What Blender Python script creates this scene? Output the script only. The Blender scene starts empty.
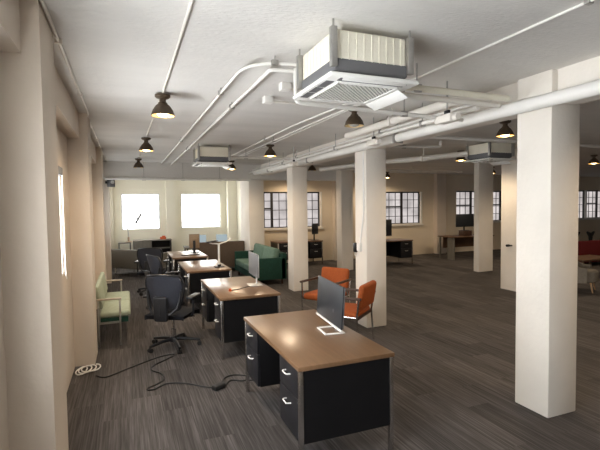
import bpy, bmesh, math, random
from mathutils import Vector, Matrix, Euler
random.seed(7)
PI = math.pi
sc = bpy.context.scene
COL = sc.collection
CEIL = 2.89

# ---------------------------------------------------------------- materials
def new_mat(name):
    m = bpy.data.materials.new(name); m.use_nodes = True
    nt = m.node_tree
    return m, nt, nt.nodes['Principled BSDF']

def mat(name, col, rough=.6, metal=0., var=.08, scale=8., bump=0., bscale=60., spec=.5, stretch=(1, 1, 1), coat=0.):
    m, nt, b = new_mat(name)
    N, L = nt.nodes, nt.links
    tc = N.new('ShaderNodeTexCoord'); mp = N.new('ShaderNodeMapping')
    mp.inputs['Scale'].default_value = stretch
    L.new(tc.outputs['Object'], mp.inputs['Vector'])
    nz = N.new('ShaderNodeTexNoise'); nz.inputs['Scale'].default_value = scale; nz.inputs['Detail'].default_value = 4
    L.new(mp.outputs['Vector'], nz.inputs['Vector'])
    cr = N.new('ShaderNodeValToRGB')
    cr.color_ramp.elements[0].position = .3; cr.color_ramp.elements[1].position = .7
    cr.color_ramp.elements[0].color = [max(0, c * (1 - var)) for c in col] + [1]
    cr.color_ramp.elements[1].color = [min(1, c * (1 + var)) for c in col] + [1]
    L.new(nz.outputs['Fac'], cr.inputs['Fac']); L.new(cr.outputs['Color'], b.inputs['Base Color'])
    b.inputs['Roughness'].default_value = rough; b.inputs['Metallic'].default_value = metal
    b.inputs['Specular IOR Level'].default_value = spec
    b.inputs['Coat Weight'].default_value = coat
    if bump:
        n2 = N.new('ShaderNodeTexNoise'); n2.inputs['Scale'].default_value = bscale; n2.inputs['Detail'].default_value = 5
        L.new(mp.outputs['Vector'], n2.inputs['Vector'])
        bp = N.new('ShaderNodeBump'); bp.inputs['Strength'].default_value = bump; bp.inputs['Distance'].default_value = .01
        L.new(n2.outputs['Fac'], bp.inputs['Height']); L.new(bp.outputs['Normal'], b.inputs['Normal'])
    return m

def emit(name, col, strength, var=0., scale=3.):
    m = bpy.data.materials.new(name); m.use_nodes = True
    nt = m.node_tree; N, L = nt.nodes, nt.links
    N.remove(N['Principled BSDF'])
    e = N.new('ShaderNodeEmission'); e.inputs['Strength'].default_value = strength
    if var:
        tc = N.new('ShaderNodeTexCoord'); nz = N.new('ShaderNodeTexNoise'); nz.inputs['Scale'].default_value = scale
        L.new(tc.outputs['Object'], nz.inputs['Vector'])
        cr = N.new('ShaderNodeValToRGB')
        cr.color_ramp.elements[0].position = .35; cr.color_ramp.elements[1].position = .65
        cr.color_ramp.elements[0].color = [c * (1 - var) for c in col] + [1]
        cr.color_ramp.elements[1].color = [c * (1 + var) for c in col] + [1]
        L.new(nz.outputs['Fac'], cr.inputs['Fac']); L.new(cr.outputs['Color'], e.inputs['Color'])
    else:
        e.inputs['Color'].default_value = list(col) + [1]
    L.new(e.outputs[0], N['Material Output'].inputs['Surface'])
    return m

def carpet_mat():
    m, nt, b = new_mat('carpet'); N, L = nt.nodes, nt.links
    tc = N.new('ShaderNodeTexCoord')
    rot = N.new('ShaderNodeMapping'); rot.inputs['Rotation'].default_value = (0, 0, PI / 2)
    L.new(tc.outputs['Object'], rot.inputs['Vector'])
    br = N.new('ShaderNodeTexBrick')
    br.offset = .37; br.inputs['Scale'].default_value = 1.0
    br.inputs['Brick Width'].default_value = 1.0; br.inputs['Row Height'].default_value = .25
    br.inputs['Mortar Size'].default_value = .0; br.inputs['Bias'].default_value = 0
    br.inputs['Color1'].default_value = (0, 0, 0, 1); br.inputs['Color2'].default_value = (1, 1, 1, 1)
    br.inputs['Mortar'].default_value = (.3, .3, .3, 1)
    L.new(rot.outputs['Vector'], br.inputs['Vector'])
    # per-plank offset for the streaks
    sep = N.new('ShaderNodeSeparateXYZ'); L.new(tc.outputs['Object'], sep.inputs[0])
    bw = N.new('ShaderNodeRGBToBW'); L.new(br.outputs['Color'], bw.inputs[0])
    mul = N.new('ShaderNodeMath'); mul.operation = 'MULTIPLY'; mul.inputs[1].default_value = 37.0
    L.new(bw.outputs[0], mul.inputs[0])
    comb = N.new('ShaderNodeCombineXYZ')
    sx = N.new('ShaderNodeMath'); sx.operation = 'MULTIPLY'; sx.inputs[1].default_value = 75.0
    sy = N.new('ShaderNodeMath'); sy.operation = 'MULTIPLY'; sy.inputs[1].default_value = 1.6
    L.new(sep.outputs['X'], sx.inputs[0]); L.new(sep.outputs['Y'], sy.inputs[0])
    L.new(sx.outputs[0], comb.inputs['X']); L.new(sy.outputs[0], comb.inputs['Y']); L.new(mul.outputs[0], comb.inputs['Z'])
    nz = N.new('ShaderNodeTexNoise'); nz.inputs['Scale'].default_value = 1.0; nz.inputs['Detail'].default_value = 3
    nz.inputs['Roughness'].default_value = .65
    L.new(comb.outputs[0], nz.inputs['Vector'])
    cr = N.new('ShaderNodeValToRGB'); el = cr.color_ramp.elements
    el[0].position = .25; el[0].color = (.038, .034, .032, 1)
    el[1].position = .78; el[1].color = (.150, .138, .134, 1)
    e = el.new(.5); e.color = (.078, .070, .067, 1)
    L.new(nz.outputs['Fac'], cr.inputs['Fac'])
    cr2 = N.new('ShaderNodeValToRGB'); e2 = cr2.color_ramp.elements
    e2[0].color = (.78, .78, .78, 1); e2[1].color = (1.15, 1.15, 1.15, 1)
    L.new(bw.outputs[0], cr2.inputs['Fac'])
    mx = N.new('ShaderNodeMix'); mx.data_type = 'RGBA'; mx.blend_type = 'MULTIPLY'; mx.inputs[0].default_value = 1
    L.new(cr.outputs['Color'], mx.inputs[6]); L.new(cr2.outputs['Color'], mx.inputs[7])
    L.new(mx.outputs[2], b.inputs['Base Color'])
    b.inputs['Roughness'].default_value = .95; b.inputs['Specular IOR Level'].default_value = .15
    n2 = N.new('ShaderNodeTexNoise'); n2.inputs['Scale'].default_value = 250
    L.new(tc.outputs['Object'], n2.inputs['Vector'])
    bp = N.new('ShaderNodeBump'); bp.inputs['Strength'].default_value = .35; bp.inputs['Distance'].default_value = .004
    L.new(n2.outputs['Fac'], bp.inputs['Height']); L.new(bp.outputs['Normal'], b.inputs['Normal'])
    return m

M = dict(
    carpet=carpet_mat(),
    ceiling=mat('ceiling_paint', (.70, .68, .65), .9, var=.06, scale=1.3, bump=.55, bscale=38, spec=.2, stretch=(.6, 2.2, 1)),
    tan=mat('brightened_wall_paint', (.74, .65, .52), .8, var=.04, scale=1.5, bump=.2, bscale=22, spec=.25),  # lighter copy of the wall paint, making up for missing light
    wall=mat('wall_paint', (.63, .555, .475), .8, var=.04, scale=1.5, bump=.2, bscale=22, spec=.25),
    cream=mat('cream_paint', (.86, .83, .71), .8, var=.03, scale=1.5, bump=.15, bscale=22, spec=.25),
    column=mat('column_paint', (.80, .75, .68), .75, var=.04, scale=2.5, bump=.35, bscale=26, spec=.3),
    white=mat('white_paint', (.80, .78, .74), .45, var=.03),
    pipe=mat('pipe_paint', (.74, .70, .64), .45, var=.05, scale=6),
    plastic=mat('white_plastic', (.82, .81, .78), .4, var=.02),
    foam=mat('cream_casing', (.78, .74, .62), .7, var=.05, scale=5, bump=.2, bscale=80),
    gray=mat('grey_casing', (.13, .13, .135), .6, var=.05),
    chrome=mat('chrome', (.62, .61, .60), .22, 1., var=.05),
    steel=mat('galvanised_steel', (.45, .44, .42), .4, .9, var=.1, scale=20),
    black=mat('black_enamel', (.006, .006, .007), .38, var=.15, spec=.35),
    drawer=mat('black_drawer_enamel', (.014, .014, .017), .35, var=.1, spec=.4),
    wood=mat('walnut_laminate', (.165, .092, .047), .28, var=.10, scale=3.5, stretch=(14, 1, 1), spec=.5, bump=.03, bscale=30),
    edge=mat('walnut_edge', (.14, .075, .04), .45, var=.2, scale=6),
    brown=mat('brown_wood', (.10, .055, .03), .45, var=.25, scale=4, stretch=(1, 8, 1)),
    darkwood=mat('dark_wood', (.055, .028, .018), .4, var=.2, scale=9),
    tanwood=mat('tan_wood', (.36, .23, .13), .5, var=.15, scale=9),
    palewood=mat('pale_wood', (.42, .36, .29), .5, var=.1, scale=9),
    bronze=mat('bronze_metal', (.085, .058, .036), .42, .35, var=.2, scale=15),
    orange=mat('orange_upholstery', (.36, .085, .020), .75, var=.1, scale=30, bump=.15, bscale=200, spec=.25),
    green=mat('green_upholstery', (.010, .042, .030), .8, var=.15, scale=25, bump=.2, bscale=200, spec=.25),
    greenlight=mat('sage_cushion', (.115, .185, .145), .85, var=.1, scale=20, bump=.2, bscale=200, spec=.2),
    sage=mat('pale_sage_upholstery', (.33, .37, .28), .8, var=.08, scale=20, bump=.15, bscale=200, spec=.25),
    grayfab=mat('grey_fabric', (.15, .14, .12), .9, var=.1, scale=30, bump=.2, bscale=200, spec=.2),
    brownfab=mat('brown_fabric', (.105, .078, .06), .9, var=.1, scale=30, bump=.2, bscale=200, spec=.2),
    armfab=mat('pale_grey_fabric', (.21, .19, .16), .9, var=.1, scale=30, bump=.2, bscale=200, spec=.2),
    red=mat('dark_red_fabric', (.09, .008, .010), .85, var=.1, scale=30, spec=.2),
    chairplastic=mat('chair_black_plastic', (.014, .015, .018), .42, var=.1, spec=.4),
    chairfab=mat('chair_black_fabric', (.016, .017, .021), .9, var=.2, scale=60, bump=.25, bscale=250, spec=.2),
    mesh=mat('chair_mesh', (.030, .034, .048), .6, var=.3, scale=120, bump=.4, bscale=300, spec=.4),
    screen=mat('dark_screen', (.016, .019, .024), .42, var=.05, spec=.5),
    silver=mat('silver_plastic', (.55, .55, .54), .35, .3, var=.03),
    grayreflect=mat('grey_screen_reflection', (.16, .165, .175), .4, .2, var=.05),
    tanback=mat('tan_monitor_back', (.27, .185, .11), .5, var=.05),
    rubber=mat('black_rubber', (.012, .012, .013), .6, var=.1),
    steelframe=mat('dark_window_steel', (.016, .014, .014), .5, var=.1),
    orangebox=mat('orange_card', (.55, .10, .03), .6, var=.05),
    day=emit('daylight_pane', (.93, .97, 1.0), 15.0),
    dimday=emit('shaded_daylight_pane', (.93, .97, 1.0), 3.5),
    jointglow=emit('backlit_joint_glow', (.86, .90, 1.0), .55),  # joints glow to imitate backlight washing over the grid
    reflector=mat('lamp_reflector', (.80, .60, .30), .4, var=.05),
    blockday=emit('glass_block_daylight', (1.0, .98, .93), 10.0),
    street=emit('frosted_street_pane', (.50, .46, .45), 1.0, var=.22, scale=2.2),
    bulb=emit('lit_bulb', (1.0, .72, .36), 14.0),
    off=mat('unlit_bulb', (.35, .34, .33), .3, var=.02),
    screenlit=emit('lit_screen', (.55, .66, .70), .55),
)

# ---------------------------------------------------------------- mesh builder
class MB:
    def __init__(self): self.bm = bmesh.new()
    def obox(self, c, s, rot=(0, 0, 0), bev=0., seg=2):
        mt = Matrix.Translation(c) @ Euler(rot).to_matrix().to_4x4() @ Matrix.Diagonal((s[0], s[1], s[2], 1))
        vs = bmesh.ops.create_cube(self.bm, size=1, matrix=mt)['verts']
        if bev:
            es = list({e for v in vs for e in v.link_edges})
            bmesh.ops.bevel(self.bm, geom=es, offset=min(bev, .49 * min(s)), segments=seg, profile=.5, affect='EDGES')
        return self
    def box(self, x0, x1, y0, y1, z0, z1, bev=0., seg=2):
        return self.obox(((x0 + x1) / 2, (y0 + y1) / 2, (z0 + z1) / 2), (abs(x1 - x0), abs(y1 - y0), abs(z1 - z0)), bev=bev, seg=seg)
    def ring(self, c, u, v, r, n):
        return [self.bm.verts.new(c + (u * math.cos(2 * PI * k / n) + v * math.sin(2 * PI * k / n)) * r) for k in range(n)]
    def tube(self, pts, r, n=10, r2=None, closed=False):
        pts = [Vector(p) for p in pts]; m = len(pts); rings = []; u = None
        for i, p in enumerate(pts):
            if closed: t = (pts[(i + 1) % m] - p).normalized() + (p - pts[i - 1]).normalized()
            elif i == 0: t = pts[1] - p
            elif i == m - 1: t = p - pts[i - 1]
            else: t = (pts[i + 1] - p).normalized() + (p - pts[i - 1]).normalized()
            t.normalize()
            if u is None:
                a = Vector((0, 0, 1)) if abs(t.z) < .9 else Vector((1, 0, 0))
                u = a.cross(t).normalized()
            else: u = (u - t * u.dot(t)).normalized()
            rr = r if r2 is None else r + (r2 - r) * i / max(1, m - 1)
            rings.append(self.ring(p, u, t.cross(u), rr, n))
        for a, b in zip(rings, rings[1:] + ([rings[0]] if closed else [])):
            for k in range(n): self.bm.faces.new((a[k], a[(k + 1) % n], b[(k + 1) % n], b[k]))
        if not closed:
            self.bm.faces.new(rings[0][::-1]); self.bm.faces.new(rings[-1])
        return self
    def lathe(self, prof, c=(0, 0, 0), n=24, caps=(True, True)):
        c = Vector(c); X, Y = Vector((1, 0, 0)), Vector((0, 1, 0))
        rs = [self.ring(c + Vector((0, 0, z)), X, Y, max(r, 1e-4), n) for r, z in prof]
        for a, b in zip(rs, rs[1:]):
            for k in range(n): self.bm.faces.new((a[k], a[(k + 1) % n], b[(k + 1) % n], b[k]))
        if caps[0]: self.bm.faces.new(rs[0][::-1])
        if caps[1]: self.bm.faces.new(rs[-1])
        return self
    def prism(self, poly, axis, a, b):   # poly in the two other axes, extruded along axis from a to b
        def P(p, t):
            return {'x': (t, p[0], p[1]), 'y': (p[0], t, p[1]), 'z': (p[0], p[1], t)}[axis]
        v0 = [self.bm.verts.new(P(p, a)) for p in poly]; v1 = [self.bm.verts.new(P(p, b)) for p in poly]
        n = len(poly)
        for k in range(n): self.bm.faces.new((v0[k], v0[(k + 1) % n], v1[(k + 1) % n], v1[k]))
        self.bm.faces.new(v0[::-1]); self.bm.faces.new(v1)
        return self
    def sheet(self, fn, nu, nv, th):     # a curved sheet with thickness: fn(u,v)->point, offset along normal
        g = [[Vector(fn(i / nu, j / nv)) for j in range(nv + 1)] for i in range(nu + 1)]
        def nrm(i, j):
            a = g[min(i + 1, nu)][j] - g[max(i - 1, 0)][j]; b = g[i][min(j + 1, nv)] - g[i][max(j - 1, 0)]
            return a.cross(b).normalized()
        A = [[self.bm.verts.new(g[i][j]) for j in range(nv + 1)] for i in range(nu + 1)]
        B = [[self.bm.verts.new(g[i][j] + nrm(i, j) * th) for j in range(nv + 1)] for i in range(nu + 1)]
        for i in range(nu):
            for j in range(nv):
                self.bm.faces.new((A[i][j], A[i][j + 1], A[i + 1][j + 1], A[i + 1][j]))
                self.bm.faces.new((B[i][j], B[i + 1][j], B[i + 1][j + 1], B[i][j + 1]))
        for i in range(nu):
            for j in (0, nv): self.bm.faces.new((A[i][j], A[i + 1][j], B[i + 1][j], B[i][j]))
        for j in range(nv):
            for i in (0, nu): self.bm.faces.new((A[i][j], B[i][j], B[i][j + 1], A[i][j + 1]))
        return self
    def build(self, name, material, parent=None, loc=None, rotz=0., smooth=True):
        bmesh.ops.recalc_face_normals(self.bm, faces=self.bm.faces[:])
        me = bpy.data.meshes.new(name); self.bm.to_mesh(me); self.bm.free()
        me.materials.append(M[material] if isinstance(material, str) else material)
        if smooth:
            for p in me.polygons: p.use_smooth = True
            me.set_sharp_from_angle(angle=math.radians(38))
        o = bpy.data.objects.new(name, me); COL.objects.link(o)
        if parent: o.parent = parent
        if loc is not None: o.location = loc
        o.rotation_euler = (0, 0, rotz)
        return o

def tag(o, label, cat, group=None):
    o['label'] = label; o['category'] = cat
    if group: o['group'] = group
    return o
def thing(name, label, cat, loc=(0, 0, 0), rotz=0., group=None):
    o = bpy.data.objects.new(name, None); COL.objects.link(o)
    o.location = loc; o.rotation_euler = (0, 0, rotz); o.empty_display_size = .1
    return tag(o, label, cat, group)
def struct(o): o['kind'] = 'structure'; return o
def dup(root, loc, rotz=0., label=None):
    r = root.copy(); COL.objects.link(r); r.location = loc; r.rotation_euler = (0, 0, rotz)
    if label: r['label'] = label
    for ch in list(root.children):
        c = ch.copy(); COL.objects.link(c); c.parent = r
        for g in list(ch.children):
            d = g.copy(); COL.objects.link(d); d.parent = c
    return r
def arc(c, r, a0, a1, n, plane='xy'):
    out = []
    for k in range(n + 1):
        a = a0 + (a1 - a0) * k / n; u, v = r * math.cos(a), r * math.sin(a)
        out.append({'xy': (c[0] + u, c[1] + v, c[2]), 'xz': (c[0] + u, c[1], c[2] + v), 'yz': (c[0], c[1] + u, c[2] + v)}[plane])
    return out

# ---------------------------------------------------------------- the setting
XL, XR, YR, YF, YFL = -.6, 20.5, -4., 13., 15.
struct(MB().box(XL - .2, XR + .2, YR - .2, YFL + .2, -.2, 0).build('floor', 'carpet'))
struct(MB().box(XL - .2, XR + .2, YR - .2, YFL + .2, CEIL, CEIL + .05).build('ceiling', 'ceiling'))

def wall(name, material, axis, t0, t1, a0, a1, holes, z1=CEIL):
    """slab between t0 and t1 across `axis`; runs a0..a1 on the other axis; holes = (b0,b1,z0,z1)"""
    mb = MB()
    def bx(b0, b1, za, zb):
        if b1 - b0 < 1e-4 or zb - za < 1e-4: return
        if axis == 'x': mb.box(t0, t1, b0, b1, za, zb)
        else: mb.box(b0, b1, t0, t1, za, zb)
    cur = a0
    for b0, b1, za, zb in sorted(holes):
        bx(cur, b0, 0, z1); bx(b0, b1, 0, za); bx(b0, b1, zb, z1); cur = b1
    bx(cur, a1, 0, z1)
    return struct(mb.build(name, material))

left_holes = [(-3.1, -.7, 1.0, 2.3), (.2, 2.1, 1.0, 2.3), (3.35, 4.86, 1.15, 2.22), (6.3, 8.2, 1.1, 2.25), (9.3, 11.2, 1.1, 2.25), (12.4, 14.3, 1.0, 2.3)]  # last hole: unseen window added to brighten the far left room
far_holes = [(-.15, 1.0, 1.1, 2.25), (1.69, 3.0, 1.1, 2.25)]
right_holes = [(3.5, 4.96, 1.1, 2.25), (5.1, 5.87, 1.1, 2.25), (8.28, 9.82, 1.1, 2.25), (11.4, 12.94, 1.1, 2.28), (13.0, 14.3, 1.1, 2.28), (16.9, 18.4, 1.08, 2.3), (18.46, 19.96, 1.08, 2.3)]
wall('wall_left', 'wall', 'x', XL - .2, XL, YR, YFL, left_holes)
wall('wall_back_left', 'cream', 'y', YFL, YFL + .2, XL - .2, 3.65, far_holes)
wall('wall_back_right', 'tan', 'y', YF, YF + .2, 3.65, XR, right_holes)
wall('wall_right', 'wall', 'x', XR, XR + .2, YR, YF + .2, [])
wall('wall_rear', 'wall', 'y', YR - .2, YR, XL - .2, XR + .2, [])
wall('wall_partition', 'cream', 'x', 3.5, 3.65, YF - .55, YFL, [])

# piers and lintels along the left wall, beams, pilasters
for y0, y1 in ((-.35, .1), (2.61, 3.1), (5.54, 6.0), (8.56, 9.0), (11.4, 11.9)):
    struct(MB().box(XL, -.39, y0, y1, 0, CEIL).build('trim_pier', 'wall'))
for y0, y1 in ((YR, -.35), (.1, 2.61), (3.1, 5.54), (6.0, 8.56), (9.0, 11.4), (11.9, YFL)):
    struct(MB().box(XL, -.475, y0, y1, 2.6, CEIL).build('trim_lintel', 'wall'))
struct(MB().box(3.29, 3.5, YR, 11.06, 2.62, CEIL).build('trim_long_beam', 'column'))
struct(MB().box(XL, 5.84, 11.06, 11.36, 2.5, CEIL).build('trim_cross_beam', 'ceiling'))
for x0, x1 in ((6.3, 6.62), (10.38, 10.78), (14.6, 15.0)):
    struct(MB().box(x0, x1, YF - .2, YF, 0, CEIL).build('trim_pilaster', 'wall'))
struct(MB().box(1.2, 1.5, YFL - .16, YFL, 0, CEIL).build('trim_pilaster', 'cream'))
struct(MB().box(3.2, 3.5, YFL - .3, YFL, 0, CEIL).build('trim_pilaster', 'cream'))
struct(MB().box(-.6, -.4, YFL - .25, YFL, 0, CEIL).build('trim_pilaster', 'cream'))

# windows
WN = [0]
def window(axis, wallpos, inward, b0, b1, z0, z1, style):
    """inward: +1/-1 direction of the room from the wall plane along `axis`"""
    WN[0] += 1
    def bx(mb, u0, u1, d0, d1, za, zb, bev=0):
        t0, t1 = wallpos - inward * d0, wallpos - inward * d1
        t0, t1 = min(t0, t1), max(t0, t1)
        if axis == 'x': mb.box(t0, t1, u0, u1, za, zb, bev)
        else: mb.box(u0, u1, t0, t1, za, zb, bev)
    fr = MB(); th = .045 if style == 'steel' else .03
    bx(fr, b0, b1, .06, .12, z0, z0 + th); bx(fr, b0, b1, .06, .12, z1 - th, z1)
    bx(fr, b0, b0 + th, .06, .12, z0 + th, z1 - th); bx(fr, b1 - th, b1, .06, .12, z0 + th, z1 - th)
    w, h = b1 - b0, z1 - z0
    if style == 'steel':
        wide = w > 1.
        if wide:
            c = (b0 + b1) / 2
            bx(fr, c - .035, c + .035, .06, .12, z0 + th, z1 - th)
            bx(fr, b0 + th, c - .035, .06, .12, z0 + h * .52, z0 + h * .52 + .05)
        n = 6 if wide else 3
        for k in range(1, n):
            if wide and k == 3: continue
            u = b0 + w * k / n; bx(fr, u - .009, u + .009, .08, .1, z0 + th, z1 - th)
        for k in (1, 2, 3):
            z = z0 + h * k / 4; bx(fr, b0 + th, b1 - th, .08, .1, z - .009, z + .009)
        fm, pm = 'steelframe', 'street'
    else:
        n = max(4, round(w / .19)); m = 6
        for k in range(1, n):
            u = b0 + w * k / n; bx(fr, u - .006, u + .006, .1, .12, z0 + th, z1 - th)
        for k in range(1, m):
            z = z0 + h * k / m; bx(fr, b0 + th, b1 - th, .1, .12, z - .006, z + .006)
        fm, pm = {'block': ('jointglow', 'blockday'), 'day': ('white', 'day'), 'dim': ('white', 'dimday')}[style]
    o = struct(fr.build('window_%d' % WN[0], fm))
    p = MB(); bx(p, b0 + .01, b1 - .01, .125, .14, z0 + .01, z1 - .01); p.build('window_pane', pm, o)
    s = MB()
    if style == 'steel': bx(s, b0 - .04, b1 + .07, -.05, .0, z0 - .05, z0); bx(s, b1, b1 + .05, -.012, .0, z0, z1); bx(s, b0, b1, .0, .06, z0 - .0, z0 + .02); bx(s, b0, b0 + .012, .002, .06, z0 + .02, z1); bx(s, b1 - .012, b1, .002, .06, z0 + .02, z1)  # steel: white sill, lining and right-hand strip imitate a sunlit reveal
    else: bx(s, b0, b1, .002, .06, z0, z0 + .02)
    s.build('window_sill_lit_trim', 'white', o)
    return o
for h in left_holes:
    o = window('x', XL, 1, *h, 'day' if h[0] in (.2, 3.35) else 'dim')
    if abs(h[0] - 3.35) < .01:
        MB().box(XL - .05, XL + .03, 3.38, 4.84, 2.13, 2.21, .01).build('roller_blind', 'gray', o)
        MB().tube([(XL + .025, 4.8, 2.14), (XL + .025, 4.8, 1.3), (XL + .03, 4.79, 1.16), (XL + .035, 4.83, 1.12)], .006, 6).build('blind_cord', 'plastic', o)
for h in far_holes: window('y', YFL, -1, *h, 'block')
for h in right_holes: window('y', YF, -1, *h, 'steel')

# free-standing columns
def column(x0, x1, y0, y1, label):
    return tag(MB().box(x0, x1, y0, y1, 0, CEIL, .012).build('column', 'column'), label, 'column', 'square plaster columns')
column(3.227, 3.565, 2.575, 2.915, 'large square white column at right, nearest to the camera')
column(3.227, 3.565, 5.54, 5.875, 'square white column with thermostat box, behind the orange chairs')
column(3.227, 3.565, 8.56, 8.895, 'square white column beside the dark green sofa')
column(3.06, 3.48, 11.44, 12.39, 'wide tan column between the bright glass block room and dark steel window')
column(5.48, 5.84, 10.74, 11.06, 'tan column just left of the thermostat column, far back')
column(8.55, 9.04, 8.9, 9.08, 'slim tan column in front of the far brown wooden desk')
column(7.32, 7.67, 6.3, 7.0, 'column with pipes and valve, half hidden by the nearest column')

# ---------------------------------------------------------------- black pedestal desks
def make_desk(label):
    t = thing('pedestal_desk', label, 'desk', group='black pedestal desks')
    W, L, H = .75, 1.46, .737
    x, y = W / 2, L / 2
    MB().box(-x, x, -y, y, H - .032, H, .004).build('desktop', 'wood', t)
    for sx in (-1, 1):
        for sy in (-1, 1):
            cx, cy = sx * (x - .022), sy * (y - .022)
            MB().box(cx - .016, cx + .016, cy - .016, cy + .016, 0, H - .032, .003).build('leg', 'chrome', t)
    for s in (-1, 1):
        ya, yb = sorted((s * (y - .045), s * (y - .43)))
        MB().box(-x + .035, x - .06, ya, yb, .2, H - .032, .003).build('pedestal', 'black', t)
        MB().box(-x + .04, x - .04, s * (y - .022) - .008, s * (y - .022) + .008, .2, H - .032).build('end_panel', 'black', t)
        for z0, z1 in ((.205, .49), (.498, .70)):
            d = MB().box(-x + .012, -x + .036, ya + .004, yb - .004, z0, z1, .003).build('drawer', 'drawer', t)
            yc, zc = (ya + yb) / 2, z1 - .075
            MB().tube([(-x + .014, yc - .045, zc), (-x - .012, yc - .042, zc + .002), (-x - .018, yc - .035, zc), (-x - .018, yc + .035, zc), (-x - .012, yc + .042, zc + .002), (-x + .014, yc + .045, zc)], .0055, 8).build('drawer_handle', 'plastic', d)
    MB().box(x - .075, x - .06, -y + .4, y - .4, .2, H - .032).build('modesty_panel', 'black', t)
    return t
desk = make_desk('black pedestal desk with walnut top nearest to the camera')
desk.location = (1.402, 3.388, 0)
dup(desk, (1.36, 5.79, 0), 0, 'second black pedestal desk from the camera, red item on its top')
dup(desk, (1.28, 8.13, 0), 0, 'third black pedestal desk from the camera, white curved stand on it')
dup(desk, (1.25, 10.27, 0), 0, 'fourth pedestal desk from the camera, carrying the tan-backed monitor')
dup(desk, (4.82, 12.5, 0), PI / 2, 'black pedestal desk against the back wall behind the green sofa')
dup(desk, (7.27, 11.34, 0), PI / 2, 'black pedestal desk far back, just right of the thermostat column')

# ---------------------------------------------------------------- task chairs
def make_task_chair(label):
    t = thing('task_chair', label, 'office chair', group='black mesh task chairs')   # faces local +y
    MB().lathe([(.05, .07), (.055, .1), (.045, .13), (.03, .14)], n=16).build('base_hub', 'chairplastic', t)
    for k in range(5):
        a = 2 * PI * k / 5 + .35; d = Vector((math.cos(a), math.sin(a), 0))
        leg = MB().tube([d * .03 + Vector((0, 0, .105)), d * .16 + Vector((0, 0, .1)), d * .335 + Vector((0, 0, .072))], .026, 8, .016).build('base_leg', 'chairplastic', t)
        p = d * .325; q = Vector((-d.y, d.x, 0))
        c = MB()
        for s in (-1, 1):
            m = p + q * s * .018
            c.tube([m - q * .009 + Vector((0, 0, .028)), m + q * .009 + Vector((0, 0, .028))], .028, 14)
        c.tube([p + Vector((0, 0, .03)), p + Vector((0, 0, .075))], .008, 8)
        c.build('caster', 'rubber', leg)
    MB().lathe([(.03, .12), (.03, .24), (.018, .245), (.018, .40), (.03, .405)], n=16).build('gas_lift', 'chrome', t)
    MB().box(-.12, .12, -.14, .1, .395, .435, .012).tube([(.1, 0, .415), (.25, .02, .41), (.29, .02, .405)], .008, 8).build('tilt_mechanism', 'chairplastic', t)
    s = MB()
    def seat(u, v):
        x = (u - .5) * .52; y = (v - .5) * .50
        e = max(abs(u - .5), abs(v - .5)) * 2
        return (x * (1 - .12 * abs(v - .5) * 2 * 0), y, .50 - .035 * e ** 4 - (.03 * max(0, v - .75) * 4) ** 1 * .8)
    s.sheet(seat, 14, 14, -.06); s.build('seat', 'chairfab', t)
    def back(u, v, off=0):
        a = (u - .5) * 2; z = .53 + v * .45
        w = .165 + .085 * math.sin(min(1, v / .75) * PI / 2) if v < .75 else .25 * (1 - .16 * ((v - .75) / .25) ** 2)
        return (a * w, -.25 - .07 * v + .085 * a * a - off + .02 * math.sin(v * PI), z - .022 * a * a * v)
    MB().sheet(lambda u, v: back(.04 + .92 * u, .03 + .94 * v), 16, 16, .006).build('mesh_back', 'mesh', t)
    per = [back(k / 12, 1) for k in range(13)] + [back(1, 1 - k / 10) for k in range(1, 11)] + [back(1 - k / 12, 0) for k in range(1, 13)] + [back(0, k / 10) for k in range(1, 10)]
    MB().tube(per, .015, 8, closed=True).build('back_frame', 'chairplastic', t)
    MB().obox((0, -.325, .565), (.18, .05, .31), (.06, 0, 0), .024, 4).build('lumbar_pad', 'chairplastic', t)
    for sx in (-1, 1):
        MB().tube([(sx * .05, -.31, .50), (sx * .12, -.305, .50), (sx * .19, -.27, .57), (sx * .215, -.235, .68), (sx * .225, -.225, .78)], .014, 8).build('back_brace', 'chairplastic', t)
    MB().tube([(0, -.12, .41), (0, -.24, .42), (0, -.33, .5), (0, -.335, .62)], .03, 8, .02).build('back_spine', 'chairplastic', t)
    for sx in (-1, 1):
        a = MB().tube([(sx * .1, -.02, .415), (sx * .27, -.03, .42), (sx * .295, -.03, .47), (sx * .295, -.03, .66)], .016, 8).build('arm_post', 'chairplastic', t)
        MB().box(sx * .295 - .045, sx * .295 + .045, -.15, .12, .655, .69, .015, 3).build('arm_pad', 'chairplastic', t)
    return t
tc = make_task_chair('black mesh task chair nearest the camera, its back turned this way')
tc.location = (.52, 5.83, 0); tc.rotation_euler = (0, 0, -.55)
dup(tc, (.62, 8.13, 0), -1.2, 'black task chair pulled up to the third desk, seen from its side')
dup(tc, (.47, 9.72, 0), -.25, 'farthest black mesh task chair, in front of the grey sofa')

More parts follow.
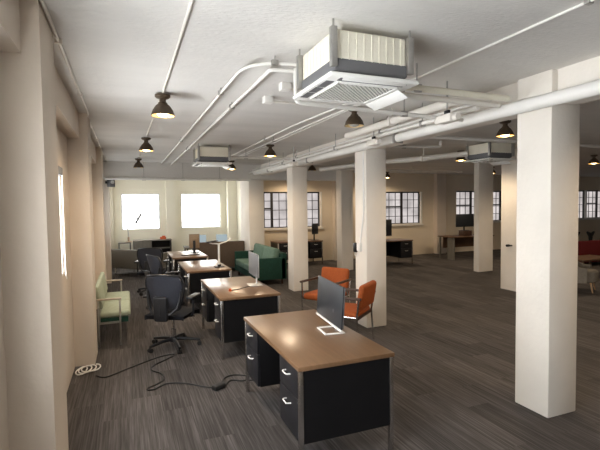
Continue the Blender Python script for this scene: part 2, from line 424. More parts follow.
# ---------------------------------------------------------------- monitors
def monitor(name, label, loc, rotz, w=.54, h=.32, z0=.08, bodymat='screen', backmat='gray', standmat='silver', base='plate', chin=None, tilt=0., bx=0., by=0.):
    """screen faces local -y; loc is the point on the desk"""
    t = thing(name, label, 'monitor', loc, rotz)
    MB().box(-w / 2, w / 2, -.012, 0, z0, z0 + h, .004).build('screen', bodymat, t)
    MB().box(-w / 2 + .004, w / 2 - .004, 0, .012, z0 + .004, z0 + h - .004, .004).box(-w / 4, w / 4, .012, .035, z0 + h * .2, z0 + h * .7, .01).build('rear_housing', backmat, t)
    for o in t.children: o.rotation_euler = (-tilt, 0, 0)
    if chin: MB().box(-w / 2, w / 2, -.014, .006, z0 - .016, z0, .002).build('chin_strip', chin, t)
    MB().box(bx - .028, bx + .028, .03, .045, .006, z0 + h * .55, .005).build('neck', standmat, t)
    if base == 'plate': MB().box(-.11, .11, -.08, .1, 0, .01, .004).build('base', standmat, t)
    elif base == 'loop':
        b = MB()
        x0, x1, y0, y1 = bx - .115, bx + .115, by - .13, by + .03
        b.box(x0, x1, y0, y0 + .016, 0, .012, .003).box(x0, x1, y1, y1 + .016, 0, .012, .003).box(x0, x0 + .016, y0, y1, 0, .012, .003).box(x1 - .016, x1, y0, y1, 0, .012, .003)
        b.build('base', standmat, t)
    return t
DT = .737
m1 = monitor('computer_monitor', 'black slim monitor with white loop base on nearest desk', (1.625, 3.45, DT), -PI / 2 - .103, .645, .35, .06, 'screen', 'gray', 'plastic', 'loop', 'plastic', .06, .11, .02)
MB().tube([(.012 * math.cos(2 * PI * k / 20) + .12, -.0025, .175 + .012 * math.sin(2 * PI * k / 20)) for k in range(20)], .0014, 6, closed=True).build('ring_reflection', 'grayreflect', m1)  # faint ring models a reflection on the dark screen
monitor('computer_monitor', 'monitor with grey painted reflection on silver stand, on the second desk', (1.585, 5.74, DT), -PI / 2 - .05, .55, .31, .13, 'grayreflect', 'silver', 'silver')  # screen coloured grey to paint in the window's reflection
monitor('computer_monitor', 'tan-backed monitor standing on the farthest desk of the row', (1.45, 10.4, DT), PI - .25, .24, .33, .11, 'screen', 'tanback', 'rubber')
monitor('computer_monitor', 'black monitor on the desk against the back wall, behind green sofa', (5.36, 12.3, DT), .5, .3, .33, .19, 'screen', 'black', 'black')
monitor('computer_monitor', 'slim black screen beside the column, on the back wall desk', (4.98, 12.4, DT), 1.2, .4, .4, .07, 'screen', 'black', 'black')
monitor('computer_monitor', 'black monitor on far desk right of the thermostat column', (7.2, 11.25, DT), .15, .5, .5, .12, 'screen', 'black', 'black')
# curved white stand on desk three
t = thing('monitor_stand', 'white monitor stand with two curved arms on third desk', 'stand', (1.5, 7.72, DT))
MB().box(-.085, .085, -.07, .07, 0, .014, .006).box(-.03, .03, -.025, .025, .014, .05, .006).build('base', 'rubber', t)
MB().tube([(0, 0, .05), (0, 0, .42)], .019, 12).build('pole', 'plastic', t)
MB().tube([(0, 0, .41), (-.05, -.01, .42), (-.12, -.03, .425), (-.19, -.05, .45)], .013, 8, .009).build('arm', 'plastic', t)
MB().tube([(0, 0, .41), (.06, .02, .425), (.14, .06, .44), (.22, .12, .47), (.26, .16, .50)], .013, 8, .009).build('arm', 'plastic', t)
MB().obox((-.13, -.04, .462), (.2, .12, .014), (0, -.12, .2), .004).build('tablet_shelf', 'rubber', t)

# small things on desks
tag(MB().lathe([(.018, 0), (.02, .01), (.016, .03), (.006, .036)], n=14).build('red_puck', 'orangebox', None, (1.19, 5.45, DT)), 'small red item lying on the second desk', 'puck')
tag(MB().tube([(1.205, 5.46, DT + .005), (1.3, 5.5, DT + .005), (1.42, 5.6, DT + .005), (1.5, 5.66, DT + .005)], .004, 6).build('grey_cable', 'rubber'), 'thin cable lying across the second desk top', 'cable')
k = thing('keyboard', 'flat black keyboard on the fourth desk, below tan-backed monitor', 'keyboard', (1.3, 9.95, DT), .2)
MB().box(-.2, .2, -.06, .06, 0, .012, .004).build('keyboard_body', 'rubber', k)
kk = MB()
for r in range(4):
    for c_ in range(12): kk.box(-.185 + c_ * .031, -.185 + c_ * .031 + .026, -.052 + r * .027, -.052 + r * .027 + .022, .012, .017)
kk.build('key_bed', 'gray', k, smooth=False)

# ---------------------------------------------------------------- orange armchairs
def make_orange(label):
    t = thing('orange_armchair', label, 'armchair', group='orange armchairs')   # faces local +y
    MB().box(-.25, .25, -.24, .27, .37, .47, .04, 4).build('seat', 'orange', t)
    b = MB().obox((0, -.275, .65), (.50, .085, .32), (.16, 0, 0), .042, 5); b.build('backrest', 'orange', t)
    for s in (-1, 1):
        MB().tube([(s * .275, .25, 0), (s * .275, .25, .63)], .013, 10).build('leg', 'chrome', t)
        MB().tube([(s * .275, -.27, 0), (s * .275, -.24, .4), (s * .275, -.27, .64)], .013, 10).build('leg', 'chrome', t)
        MB().box(s * .275 - .024, s * .275 + .024, -.30, .29, .625, .655, .010, 3).build('armrest', 'darkwood', t)
        MB().tube([(s * .275, -.25, .40), (s * .275, .25, .40)], .010, 8).build('side_rail', 'chrome', t)
    MB().box(-.275, .275, .22, .235, .37, .39).box(-.275, .275, -.25, -.235, .37, .41).build('seat_rail', 'darkwood', t)
    return t
oc = make_orange('orange armchair facing the camera behind the black monitor')
oc.location = (2.84, 6.12, 0); oc.rotation_euler = (0, 0, 2.15)
dup(oc, (2.67, 5.1, 0), .70, 'orange armchair seen from behind, right of the monitor, by white column')

# ---------------------------------------------------------------- sofas
def sofa(name, label, L, D, h, arm_h, material, cushion, loc, rotz, n=2, leg='darkwood', armw=.1, seat_h=.4, back_cush=True, cat='sofa', z0=.12):
    """faces local -y; origin at its centre on the floor"""
    t = thing(name, label, cat, loc, rotz)
    MB().box(-L / 2 + armw, L / 2 - armw, -D / 2 + .02, D / 2 - .04, z0, seat_h - .13, .01).build('base_frame', material, t)
    MB().box(-L / 2, L / 2, D / 2 - .14, D / 2, z0, h - (.06 if back_cush else 0), .02, 3).build('backrest', material, t)
    w = (L - 2 * armw) / n
    for k in range(n):
        x0 = -L / 2 + armw + k * w
        MB().box(x0 + .004, x0 + w - .004, -D / 2, D / 2 - .14, seat_h - .13, seat_h + .03, .035, 4).build('seat_cushion', cushion, t)
        if back_cush:
            MB().obox((x0 + w / 2, D / 2 - .22, seat_h + .04 + (h - seat_h) / 2), (w - .012, .15, h - seat_h), (-.18, 0, 0), .05, 4).build('back_cushion', cushion, t)
    for s in (-1, 1):
        MB().box(s * L / 2, s * (L / 2 - armw), -D / 2, D / 2 - .02, z0, arm_h, .018, 3).build('arm', material, t)
        for sy in (-1, 1):
            MB().box(s * (L / 2 - .1) - .02, s * (L / 2 - .1) + .02, sy * (D / 2 - .09) - .02, sy * (D / 2 - .09) + .02, 0, z0, .004).build('leg', leg, t)
    return t
sofa('green_sofa', 'dark green box sofa with paler green cushions beside white column', 1.95, .78, .78, .62, 'green', 'greenlight', (3.02, 10.45, 0), -PI / 2, 2)
sofa('grey_sofa', 'low grey sofa with its back turned, by left wall below bright window', 1.55, .8, .7, .62, 'grayfab', 'armfab', (.36, 12.5, 0), PI - .85, 2, back_cush=False, leg='chrome', z0=.2)
sofa('brown_sofa', 'dark brown sofa with its back turned, left of the green sofa', 1.35, .75, .84, .66, 'brownfab', 'brownfab', (2.38, 12.35, 0), PI, 2, back_cush=False)
# pale sage settee by the left wall (faces +x)
t = thing('sage_settee', 'pale sage two-seat settee with slim wooden arms by left wall', 'settee', (-.21, 6.99, 0), PI / 2)   # local -y faces +x
for k in (-1, 1):
    MB().box(min(0, k * .76), max(0, k * .76), -.22, .17, .36, .44, .035, 4).build('seat_cushion', 'sage', t)
    MB().obox((k * .38, .165, .635), (.74, .06, .30), (-.18, 0, 0), .028, 4).build('backrest', 'sage', t)
MB().box(-.77, .77, -.19, .15, .295, .36, .006).build('seat_frame', 'green', t)
for s in (-1, 1):
    MB().box(s * .79 - .018, s * .79 + .018, -.11, .22, .605, .63, .008, 3).build('armrest', 'palewood', t)
    for y in (-.09, .17): MB().box(s * .79 - .011, s * .79 + .011, y - .011, y + .011, 0, .605, .003).build('leg', 'steel', t)
    MB().box(s * .79 - .01, s * .79 + .01, -.08, .16, .295, .32).build('side_rail', 'steel', t)
MB().box(-.79, .79, .15, .17, .295, .5).build('cross_rail', 'steel', t)

# ---------------------------------------------------------------- far left corner
t = thing('low_cabinet', 'low grey cabinet with doors and open shelves under left glass block window', 'cabinet', (.72, 14.5, 0)); t.scale = (1.2, 1, 1)
MB().box(-.48, .48, -.2, .2, .77, .8, .004).build('cabinet_top', 'armfab', t)
MB().box(-.47, -.455, -.19, .19, 0, .77).box(-.02, -.005, -.19, .19, 0, .77).box(.455, .47, -.19, .19, 0, .77).box(-.47, .47, .175, .19, 0, .77).box(-.455, .455, -.18, .175, .02, .05).build('carcass', 'black', t)
for k in range(2):
    d = MB().box(-.455 + k * .217, -.455 + k * .217 + .213, -.205, -.188, .05, .765, .003).build('door', 'grayfab', t)
    MB().box(-.26 + k * .03, -.25 + k * .03, -.22, -.205, .4, .5).build('door_handle', 'chrome', d)
for z in (.28, .52): MB().box(-.004, .454, -.18, .174, z, z + .018).build('shelf', 'grayfab', t)
tag(MB().box(-.09, .09, -.07, .07, 0, .07, .004).box(-.03, .07, -.05, .05, .07, .11, .004).build('orange_box', 'orangebox', None, (1.05, 14.5, .8)), 'small orange box on the low grey cabinet', 'box')
t = thing('side_table', 'small dark side table left of the low grey cabinet', 'table', (-.09, 14.5, 0))
MB().box(-.18, .18, -.18, .18, .72, .75, .004).build('tabletop', 'grayfab', t)
for sx in (-1, 1):
    for sy in (-1, 1): MB().box(sx * .16 - .015, sx * .16 + .015, sy * .16 - .015, sy * .16 + .015, 0, .72).build('leg', 'black', t)
t = thing('desk_lamp', 'jointed desk lamp on side table, dark against the bright window', 'lamp', (.03, 14.5, .75))
MB().lathe([(.09, 0), (.09, .02), (.03, .03), (.03, .14), (.02, .16)], n=18).build('base', 'tanwood', t)
MB().tube([(0, 0, .15), (-.03, 0, .62)], .016, 8).build('lower_arm', 'steel', t)
MB().tube([(-.03, 0, .62), (.3, 0, .74)], .016, 8).build('upper_arm', 'steel', t)
MB().obox((.30, 0, .72), (.07, .1, .36), (0, .5, 0), .01).build('lamp_head', 'gray', t)
t = thing('work_table', 'plain dark table near the glass block windows, behind brown sofa', 'table', (2.35, 13.6, 0))
MB().box(-.75, .75, -.35, .35, .56, .60, .004).build('tabletop', 'grayfab', t)
for sx in (-1, 1):
    for sy in (-1, 1): MB().box(sx * .7 - .02, sx * .7 + .02, sy * .3 - .02, sy * .3 + .02, 0, .56).build('leg', 'black', t)
monitor('computer_monitor', 'left lit bluish monitor behind the brown sofa, near glass blocks', (2.1, 13.55, .6), -.35, .3, .3, .05, 'screenlit', 'black', 'black')
monitor('computer_monitor', 'right lit bluish monitor behind the brown sofa, near glass blocks', (2.72, 13.5, .6), -.35, .34, .3, .05, 'screenlit', 'black', 'black')

# ---------------------------------------------------------------- far right
t = thing('wooden_desk', 'plain brown wooden desk with grey panel legs by back wall', 'desk', (10.45, 11.45, 0))
MB().box(-.85, .85, -.38, .38, .715, .75, .004).build('desktop', 'brown', t)
for s in (-1, 1): MB().box(s * .78 - .02, s * .78 + .02, -.35, -.05, 0, .715).box(s * .78 - .02, s * .78 + .02, .3, .35, 0, .715).build('panel_leg', 'grayfab', t)
MB().box(-.76, .76, .2, .22, .35, .715).build('modesty_panel', 'brown', t)
tag(MB().box(-.16, .16, -.13, .13, 0, .17, .005).build('brown_box', 'darkwood', None, (10.36, 11.38, .75)), 'brown wooden box under the monitor on the wooden desk', 'box')
monitor('computer_monitor', 'wide black monitor raised on a brown box on wooden desk', (10.36, 11.4, .92), 0, .74, .42, .12, 'screen', 'black', 'black')
# lounge group at the far right edge
t = thing('grey_tub_armchair', 'pale grey rounded armchair on tan legs at right edge', 'armchair', (8.62, 6.15, 0), .5)
tb = MB()
def shell(u, v):
    a = -PI * .12 + u * PI * 1.24
    return (.36 * math.cos(a), .36 * math.sin(a), .2 + v * (.30 + .18 * max(0, math.sin(a))))
tb.sheet(shell, 24, 6, -.075); tb.build('shell', 'armfab', t)
MB().lathe([(.26, .2), (.285, .22), (.285, .40), (.26, .43)], n=24).build('seat_cushion', 'armfab', t)
for k in range(4):
    a = PI / 4 + k * PI / 2
    MB().tube([(.24 * math.cos(a), .24 * math.sin(a), .215), (.3 * math.cos(a), .3 * math.sin(a), 0)], .02, 8, .013).build('leg', 'tanwood', t)
sofa('red_sofa', 'dark red sofa at the right edge behind the pale armchair', 1.9, .8, .72, .58, 'red', 'red', (12.2, 8.7, 0), PI, 2, back_cush=False)
t = thing('coffee_table', 'low brown wooden table between pale armchair and red sofa', 'table', (10.4, 7.3, 0))
MB().box(-.6, .6, -.35, .35, .42, .46, .006).build('tabletop', 'brown', t)
for sx in (-1, 1):
    for sy in (-1, 1): MB().box(sx * .55 - .02, sx * .55 + .02, sy * .3 - .02, sy * .3 + .02, 0, .42).build('leg', 'brown', t)
def make_black_chair(label):
    t = thing('black_side_chair', label, 'chair', group='black chairs behind the red sofa')
    MB().box(-.23, .23, -.22, .22, .42, .46, .015).build('seat', 'rubber', t)
    MB().prism([(-.07, .46), (.07, .46), (.09, .66), (.2, .80), (.16, .83), (0, .78), (-.16, .83), (-.2, .80), (-.09, .66)], 'y', .2, .225).box(-.03, .03, .19, .22, .44, .5).build('backrest', 'rubber', t)
    for sx in (-1, 1):
        for sy in (-1, 1): MB().tube([(sx * .2, sy * .19, .42), (sx * .22, sy * .21, 0)], .013, 8).build('leg', 'rubber', t)
    return t
bc = make_black_chair('black chair behind red sofa, the one next to white column'); bc.location = (13.65, 9.75, 0)
dup(bc, (14.36, 9.75, 0), 0, 'black chair behind red sofa, the one cut by the photo edge')

# ---------------------------------------------------------------- ceiling cassettes
def make_cassette(label):
    t = thing('ceiling_cassette', label, 'air conditioner', group='ceiling air conditioning cassettes')
    h = .243
    c = MB().box(-h, h, -h, h, -.20, -.02, .02, 3)
    c.build('casing', 'foam', t)
    r = MB()
    for k in range(-4, 5):
        r.box(k * .05 - .0025, k * .05 + .0025, -h - .003, -h + .002, -.195, -.03); r.box(-h - .003, -h + .002, k * .05 - .0025, k * .05 + .0025, -.195, -.03)
    r.build('casing_ribs', 'foam', t)
    MB().box(-h - .006, h + .006, -h - .006, h + .006, -.262, -.18, .02, 3).build('grey_band', 'gray', t)
    MB().box(-h + .02, h - .02, -h + .02, h - .02, -.28, -.26).build('seal', 'black', t)
    p = .298
    MB().box(-p, p, -p, p, -.305, -.278, .012, 3).build('fascia', 'plastic', t)
    g = MB(); q = .2; step = .03
    for k in range(-13, 14):
        d = k * step * math.sqrt(2) / 2 * 1.0          # slats run diagonally across the square intake
        half = q * math.sqrt(2) - abs(d) - .012
        if half < .02: continue
        c0 = (d / math.sqrt(2), -d / math.sqrt(2), -.309)
        g.obox(c0, (2 * half, .0125, .006), (0, 0, PI / 4))
    g.box(-.205, .205, -.205, -.195, -.316, -.303).box(-.205, .205, .195, .205, -.316, -.303).box(-.205, -.195, -.205, .205, -.316, -.303).box(.195, .205, -.205, .205, -.316, -.303)
    g.build('intake_grille', 'plastic', t)
    MB().box(-.2, .2, -.2, .2, -.3065, -.3045).build('filter', 'gray', t)
    MB().box(-.22, .22, -.275, -.225, -.3085, -.303).build('air_slot', 'gray', t)
    MB().box(-.275, -.225, -.2, -.07, -.3085, -.303).box(-.275, -.225, -.05, .06, -.3085, -.303).box(-.275, -.225, .08, .2, -.3085, -.303).build('air_slot', 'gray', t)
    MB().obox((0, -.277, -.312), (.42, .02, .006), (-.5, 0, 0), .002).build('louvre', 'plastic', t)
    MB().obox((.262, .02, -.333), (.085, .4, .006), (0, .5, 0), .002).build('louvre', 'plastic', t)
    for sx in (-1, 1):
        for sy in (-1, 1):
            x, y = sx * (h + .012), sy * (h + .012)
            MB().box(x - .018, x + .018, y - .018, y + .018, -.24, -.02, .003).tube([(x, y, -.1), (x, y, (CEIL - .002 - 2.865) / 1.035)], .006, 8).build('hanger_bracket', 'steel', t)
    return t
ac = make_cassette('large ceiling air conditioner nearest the camera with open louvre flap')
ac.location = (1.405, 2.585, 2.865); ac.scale = (1.035,) * 3
dup(ac, (1.43, 7.85, 2.865), 0, 'ceiling air conditioner farther off, above the row of desks')
dup(ac, (6.0, 6.0, 2.865), 0, 'ceiling air conditioner on the right, beyond the long white pipe')

# ---------------------------------------------------------------- ceiling lamps
LIT = 'bulb'
def make_lamp(label, lit):
    t = thing('ceiling_lamp', label, 'lamp', group='bronze ceiling lamps')
    MB().lathe([(.075, 0), (.075, -.02), (.06, -.035), (.035, -.045)], n=24).build('canopy', 'bronze', t)
    MB().lathe([(.032, -.04), (.032, -.075), (.045, -.085), (.045, -.10)], n=20).build('neck', 'bronze', t)
    MB().lathe([(.046, -.095), (.072, -.12), (.098, -.165), (.115, -.222), (.111, -.222), (.094, -.166), (.068, -.123), (.04, -.10)], n=32, caps=(False, False)).build('shade', 'bronze', t)
    MB().lathe([(.041, -.106), (.066, -.126), (.092, -.168), (.109, -.2235)], n=32, caps=(False, False)).build('reflector', 'reflector', t)
    MB().lathe([(.012, -.10), (.022, -.12), (.05, -.165), (.062, -.195), (.05, -.222), (.01, -.236)], n=20).build('bulb', LIT if lit else 'off', t)
    return t
lit = make_lamp('lit ceiling lamp nearest the camera, left row', True); lit.location = (.345, 4.36, 2.87); lit.scale = (.95, .95, .87)
unlit = make_lamp('unlit dark ceiling lamp just behind the near air conditioner', False); unlit.location = (2.35, 4.28, 2.87); unlit.scale = (.95, .95, .87)
lampspots = [(.345, 4.36), (.305, 7.1), (2.30, 10.1), (2.35, 7.3), (4.59, 4.33), (6.32, 7.07), (9.9, 6.82), (4.9, 12.2), (7.9, 12.2), (10.0, 9.9), (13.2, 6.8), (4.59, 1.4), (7.9, 1.5), (11.5, 1.5)]  # last three are unseen lamps added to light camera-facing surfaces
labels = ['lit ceiling lamp second in the left row, behind the nearest one', 'lit ceiling lamp beside the far air conditioner, above the brown sofa',
          'lit ceiling lamp above the green sofa, in the middle row', 'lit ceiling lamp just left of the nearest white column',
          'lit ceiling lamp left of the right-hand air conditioner', 'lit ceiling lamp at the right edge above the red sofa',
          'small glowing ceiling lamp above the back wall desk', 'glowing ceiling lamp near the window behind thermostat column',
          'lit ceiling lamp of the far right bay beyond the valve column', 'lit ceiling lamp beyond the right photo edge', 
          'added unseen ceiling lamp on the camera side of the nearest column', 'added unseen ceiling lamp of the right bay, on the camera side', 'rightmost added unseen ceiling lamp on the camera side']
for i, (x, y) in enumerate(lampspots):
    if i: dup(lit, (x, y, 2.87), 0, labels[i - 1])
    ld = bpy.data.lights.new('lamp_glow', 'SPOT'); ld.energy = 66; ld.color = (1, .78, .54); ld.shadow_soft_size = .085
    ld.spot_size = math.radians(168); ld.spot_blend = .5
    lo = bpy.data.objects.new('lamp_glow', ld); COL.objects.link(lo); lo.location = (x, y, 2.868 - .24)
dup(unlit, (.265, 10.15, 2.87), 0, 'unlit dark ceiling lamp, last in the left row')
dup(unlit, (4.34, 10.1, 2.87), 0, 'unlit dark ceiling lamp right of the green sofa column')

# ---------------------------------------------------------------- pipes and conduits
def pipe(name, label, pts, r, material='pipe', cat='pipe', straps=()):
    t = thing(name, label, cat)
    MB().tube(pts, r, 12).build('tube', material, t)
    for s in straps:
        mb = MB().box(s[0] - r - .012, s[0] + r + .012, s[1] - .015, s[1] + .015, s[2] - r - .006, s[2] + r + .006, .003)
        if s[2] + r + .01 < CEIL: mb.tube([(s[0], s[1], s[2] + r), (s[0], s[1], CEIL - .0015)], .006, 6)
        mb.build('clamp', 'steel' if material != 'pipe' else 'pipe', t)
    return t
def bend(a, c, b, r, n=5):
    """polyline a -> rounded corner at c -> b"""
    a, c, b = Vector(a), Vector(c), Vector(b)
    u, v = (a - c).normalized(), (b - c).normalized()
    p0, p1 = c + u * r, c + v * r
    out = [a]
    for k in range(n + 1):
        s = k / n; out.append((1 - s) ** 2 * p0 + 2 * s * (1 - s) * c + s * s * p1)
    return [tuple(p) for p in out + [b]]
zc = 2.877
pipe('wall_conduit', 'thin conduit along the ceiling edge above the left wall', [(-.375, -3.9, zc), (-.375, 5.5, zc), (-.40, 5.75, zc - .0), (-.40, 11.05, zc)], .010, 'pipe', 'conduit', [(-.375, 3.2, zc), (-.375, 4.6, zc), (-.40, 7.5, zc)])
pipe('lamp_conduit', 'thin conduit feeding the left row of ceiling lamps', [(.345, -3.9, zc), (.345, 4.4, zc), (.305, 7.1, zc), (.265, 10.2, zc)], .0095, 'pipe', 'conduit')
pipe('lamp_conduit', 'thin conduit from upper right corner to the lamp behind near air conditioner', [(2.32, -3.9, zc), (2.32, 3.0, zc), (2.35, 4.3, zc), (2.35, 7.3, zc), (2.3, 10.1, zc)], .009, 'white', 'conduit', [(2.32, 1.64, zc)])
pipe('lamp_conduit', 'thin conduit feeding lamps beyond the long ceiling beam', [(4.59, -3.5, zc), (4.59, 4.3, zc), (4.34, 10.1, zc)], .0125, 'pipe', 'conduit')
zp = 2.84
pipe('ceiling_pipe', 'white pipe with rounded bend left of the near air conditioner', bend((.79, 11.05, zp), (.83, 3.05, zp), (1.75, 2.98, zp), .32, 8), .0125, 'white', 'pipe', [(1.02, 3.03, zp), (.826, 4.0, zp), (.81, 7, zp)])
pipe('ceiling_pipe', 'white pipe with sharp bend just right of the rounded bend pipe', bend((1.03, 11.05, zp), (1.04, 3.2, zp), (1.75, 3.12, zp), .03, 4), .0155, 'white', 'pipe', [(1.04, 4.5, zp), (1.035, 8, zp)])
pipe('ceiling_pipe', 'left of two parallel white pipes above the middle desks', [(2.16, 3.3, zp), (2.02, 5.4, zp), (2.0, 11.05, zp)], .0115, 'white', 'pipe', [(2.01, 6.5, zp)])
pipe('ceiling_pipe', 'right of two parallel white pipes above the middle desks', [(2.25, 3.3, zp), (2.19, 5.4, zp), (2.16, 11.05, zp)], .010, 'white', 'pipe', [(2.18, 6.6, zp)])
pipe('main_pipe', 'long fat white pipe running along the columns under the beam', [(3.13, -3.9, 2.60), (3.13, 5.7, 2.63), (3.13, 11.05, 2.668)], .056, 'white', 'pipe', [(3.13, 1.4, 2.606), (3.13, 4.6, 2.626), (3.13, 7.4, 2.642), (3.13, 9.8, 2.658)])
pipe('insulated_pipe', 'fat lagged white pipe running beside the long pipe', [(3.02, 3.02, 2.73), (2.9, 3.06, 2.735), (2.78, 3.2, 2.735), (2.80, 5.3, 2.74)], .044, 'pipe', 'pipe', [(2.785, 4.2, 2.737)])
pipe('thin_pipe', 'thin white pipe between the fat lagged pipe and long pipe', [(2.96, 3.1, 2.67), (2.98, 11.05, 2.67)], .022, 'white', 'pipe', [(2.965, 3.9, 2.67), (2.97, 6, 2.67), (2.975, 8.4, 2.67)])
pipe('thin_pipe', 'thinner white pipe hugging the beam behind the long pipe', [(3.07, 3.2, 2.75), (3.07, 11.05, 2.75)], .016, 'white', 'pipe', [(3.07, 4.9, 2.75), (3.07, 7.9, 2.75)])
pipe('cross_pipe', 'upper cream pipe from near air conditioner towards the nearest column', [(1.6, 2.80, 2.70), (2.1, 2.83, 2.70), (3.06, 2.86, 2.70)], .026, 'foam', 'pipe', [(2.1, 2.83, 2.70)])
pipe('cross_pipe', 'lower white pipe from near air conditioner towards the nearest column', [(1.6, 2.9, 2.665), (2.1, 2.93, 2.665), (3.06, 2.96, 2.665)], .024, 'pipe', 'pipe')
pipe('drain_pipe', 'thin white drain pipe with elbow below the near air conditioner', [(1.235, 3.17, 2.86)] + bend((1.235, 3.17, 2.68), (1.235, 3.17, 2.605), (1.5, 3.2, 2.605), .05, 5) + [(2.5, 3.3, 2.605), (3.0, 3.34, 2.605)], .018, 'white', 'pipe', [(2.3, 3.28, 2.605)])
pipe('cross_pipe', 'white pipe from far air conditioner across to the long beam', [(1.66, 8.0, 2.72), (3.0, 8.05, 2.72)], .025, 'white', 'pipe', [(2.1, 8.015, 2.72)])
pipe('beam_pipe', 'white pipe running across under the far cross beam', [(-.45, 11.02, 2.49), (3.0, 11.02, 2.49)], .03, 'white', 'pipe', [(.4, 11.02, 2.49), (1.3, 11.02, 2.49), (2.2, 11.02, 2.49)])
pipe('sprinkler_pipe', 'horizontal white pipe ending in drop, right of the thermostat column', bend((3.5, 6.0, 2.72), (4.93, 6.0, 2.76), (4.93, 6.0, 2.86), .05, 5), .022, 'white', 'pipe', [(4.2, 6.0, 2.738)])
pipe('sprinkler_pipe', 'long white pipe crossing the far right bay ceiling', [(3.5, 5.0, 2.74), (20.3, 5.2, 2.74)], .026, 'white', 'pipe', [(6.6, 5.03, 2.74), (9.2, 5.06, 2.74), (12, 5.1, 2.74)])
pipe('duct_pipe', 'fat pale pipe running back from the right-hand air conditioner', [(5.7, 6.2, 2.70), (5.2, 6.8, 2.66), (4.8, 7.6, 2.66), (4.3, 9.5, 2.66)], .05, 'pipe', 'pipe', [(5.2, 6.8, 2.66), (4.62, 8.3, 2.66)])
pipe('duct_pipe', 'pale pipe along the ceiling toward the far back windows', [(3.6, 10.3, 2.76), (9.5, 10.6, 2.76)], .04, 'pipe', 'pipe', [(4.9, 10.37, 2.76), (7.6, 10.5, 2.76)])
# junction boxes with stub conduits
def jbox(label, x, y, x1):
    t = thing('junction_box', label, 'box', group='ceiling junction boxes')
    MB().box(x - .045, x + .045, y - .045, y + .045, 2.825, CEIL, .006).build('housing', 'white', t)
    MB().tube([(x + .055, y, 2.845), (x1, y, 2.845)], .012, 8).build('conduit_stub', 'pipe', t)
jbox('white junction box on ceiling, the lower-left one beside the drain elbow', 1.33, 4.18, 1.62)
jbox('white junction box on ceiling, nearer the air conditioner', 1.33, 3.68, 1.62)
def valve(label, x, y, z):
    t = thing('pipe_valve', label, 'valve', (x, y, z), 0, 'pipe valves along the beam')
    MB().box(-.05, .05, -.09, .09, -.035, .035, .01).tube([(0, -.14, 0), (0, .14, 0)], .03, 10).build('body', 'pipe', t)
    MB().tube([(0, 0, .03), (0, 0, CEIL - z)], .007, 6).build('hanger_rod', 'steel', t)
    MB().box(-.012, .012, -.03, .03, .045, .075, .004).build('lever', 'black', t)
    return t
valve('pipe fitting with dark lever beside the nearest column top', 2.66, 3.15, 2.56)
valve('pipe fitting with dark lever beside the thermostat column top', 2.88, 4.75, 2.58)
valve('pipe fitting beside the green sofa column top', 2.9, 7.6, 2.58)
# pipes and valve on the half-hidden column
pipe('column_riser', 'vertical pipe with dark valve on half-hidden right column', [(7.285, 6.52, 0), (7.285, 6.52, CEIL)], .03, 'pipe', 'pipe')
t = thing('wall_valve', 'dark valve handle on the half-hidden right column', 'valve', (7.32, 6.78, .93))
MB().tube([(0, 0, 0), (-.07, 0, 0)], .025, 10).tube([(-.055, 0, 0), (-.055, -.12, .01)], .014, 8).build('handle', 'black', t)
# thermostat box and switch on the second column, with conduit
t = thing('switch_box', 'white switch box with conduit on left face of thermostat column', 'box', (3.231, 5.72, 1.18))
MB().box(-.04, 0, -.05, .05, -.06, .06, .006).build('housing', 'plastic', t)
MB().tube([(-.012, -.02, .05), (-.012, -.02, .12), (-.012, -.09, .38), (-.012, -.12, .55), (-.012, -.12, 1.39)], .011, 8).build('conduit', 'plastic', t)
t = thing('thermostat', 'small black thermostat beside the white switch box on column', 'thermostat', (3.231, 5.845, 1.165))
MB().box(-.04, 0, -.04, .04, -.07, .07, .01).build('housing', 'black', t)
MB().tube([(-.02, 0, -.06), (-.025, .01, -.12), (-.02, -.05, -.13), (-.02, -.09, -.08)], .006, 6).build('lead', 'plastic', t)
# speaker on the left pier
t = thing('wall_speaker', 'small dark speaker on the left pier under the cross beam', 'speaker', (-.33, 11.33, 2.42), .5)
MB().box(-.07, .07, -.07, .06, -.11, .1, .012).build('cabinet', 'gray', t)
MB().lathe([(.045, 0), (.04, .004), (.02, .012)], n=18).build('cone', 'silver', t).location = (0, -.074, 0)
t.children[1].rotation_euler = (PI / 2, 0, 0)
MB().box(-.09, .02, .05, .1, -.03, .03).build('bracket', 'black', t)

# ---------------------------------------------------------------- cables on the floor
def smooth_path(pts, n=8):
    pts = [Vector(p) for p in pts]; out = []
    q = [pts[0]] + pts + [pts[-1]]
    for i in range(1, len(q) - 2):
        for k in range(n):
            s = k / n; a, b, c, d = q[i - 1], q[i], q[i + 1], q[i + 2]
            out.append(.5 * ((2 * b) + (-a + c) * s + (2 * a - 5 * b + 4 * c - d) * s * s + (-a + 3 * b - 3 * c + d) * s ** 3))
    return [tuple(p) for p in out + [pts[-1]]]
zf = .008
tag(MB().tube(smooth_path([(-.35, 5.12, zf), (-.26, 5.04, zf), (-.10, 5.16, zf), (.05, 5.28, zf), (.32, 5.47, zf), (.50, 5.5, zf), (.42, 5.38, zf), (.24, 5.2, zf), (.21, 5.05, zf), (.30, 4.9, zf), (.30, 4.7, zf), (.14, 4.55, zf), (.2, 4.5, zf), (.33, 4.6, zf), (.5, 4.54, zf), (.66, 4.38, zf), (.74, 4.32, zf)], 8), .007, 6).build('extension_cable', 'rubber'), 'black power cord winding across the carpet to the adapter', 'cord')
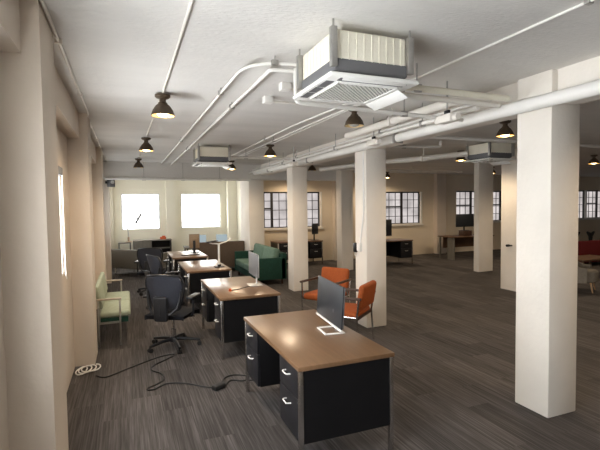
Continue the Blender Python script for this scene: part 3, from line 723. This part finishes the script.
tag(MB().tube(smooth_path([(.86, 4.29, zf), (.95, 4.42, zf), (1.05, 4.37, zf), (1.12, 4.36, zf), (1.2, 4.3, zf), (1.22, 4.18, zf)], 8), .007, 6).tube(smooth_path([(.86, 4.31, zf), (.9, 4.5, zf), (1.02, 4.55, zf), (1.15, 4.46, zf), (1.25, 4.35, zf)], 8), .007, 6).build('extension_cable', 'rubber'), 'black cord looping from the adapter to the nearest desk', 'cord')
tag(MB().obox((0, 0, .024), (.13, .075, .048), (0, 0, 0), .012, 3).build('power_adapter', 'rubber', None, (.80, 4.28, 0), .5), 'black power adapter lying on the carpet by the nearest desk', 'adapter')
coil = []
for k in range(120):
    a = k / 120 * 2 * PI * 3.2; rr = .10 + .02 * math.sin(k * .35)
    coil.append((-.525 + k * .0010 + (rr * .55 + .0002 * k) * math.cos(a), 5.33 + rr * 1.3 * math.sin(a), zf + .004 + .006 * (k / 30)))
tag(MB().tube(coil, .007, 6).build('white_cable', 'plastic'), 'coiled white cord on the floor beside the left pier', 'cord')

# ---------------------------------------------------------------- world, camera, output
w = bpy.data.worlds.new('World'); sc.world = w; w.use_nodes = True
w.node_tree.nodes['Background'].inputs['Color'].default_value = (.8, .88, 1, 1)
w.node_tree.nodes['Background'].inputs['Strength'].default_value = 1.0

f, yaw, pit, rol, H = 437.13, .3767, .0445, -.0131, 1.8107
fw = Vector((math.sin(yaw) * math.cos(pit), math.cos(yaw) * math.cos(pit), -math.sin(pit)))
rt = Vector((math.cos(yaw), -math.sin(yaw), 0)); up = rt.cross(fw)
r2 = rt * math.cos(rol) + up * math.sin(rol); u2 = up * math.cos(rol) - rt * math.sin(rol)
cd = bpy.data.cameras.new('Camera'); cd.sensor_width = 36; cd.lens = f / 600 * 36; cd.clip_start = .05
co = bpy.data.objects.new('Camera', cd); COL.objects.link(co)
mw = Matrix((r2, u2, -fw)).transposed().to_4x4(); mw.translation = (0, 0, H); co.matrix_world = mw
sc.camera = co

sc.view_settings.view_transform = 'Standard'; sc.view_settings.look = 'None'
sc.view_settings.gamma = 1; sc.view_settings.exposure = .29; sc.view_settings.use_curve_mapping = False
sc.cycles.use_denoising = True
sc.cycles.max_bounces = 10; sc.cycles.diffuse_bounces = 7; sc.cycles.glossy_bounces = 4
sc.cycles.sample_clamp_indirect = 6
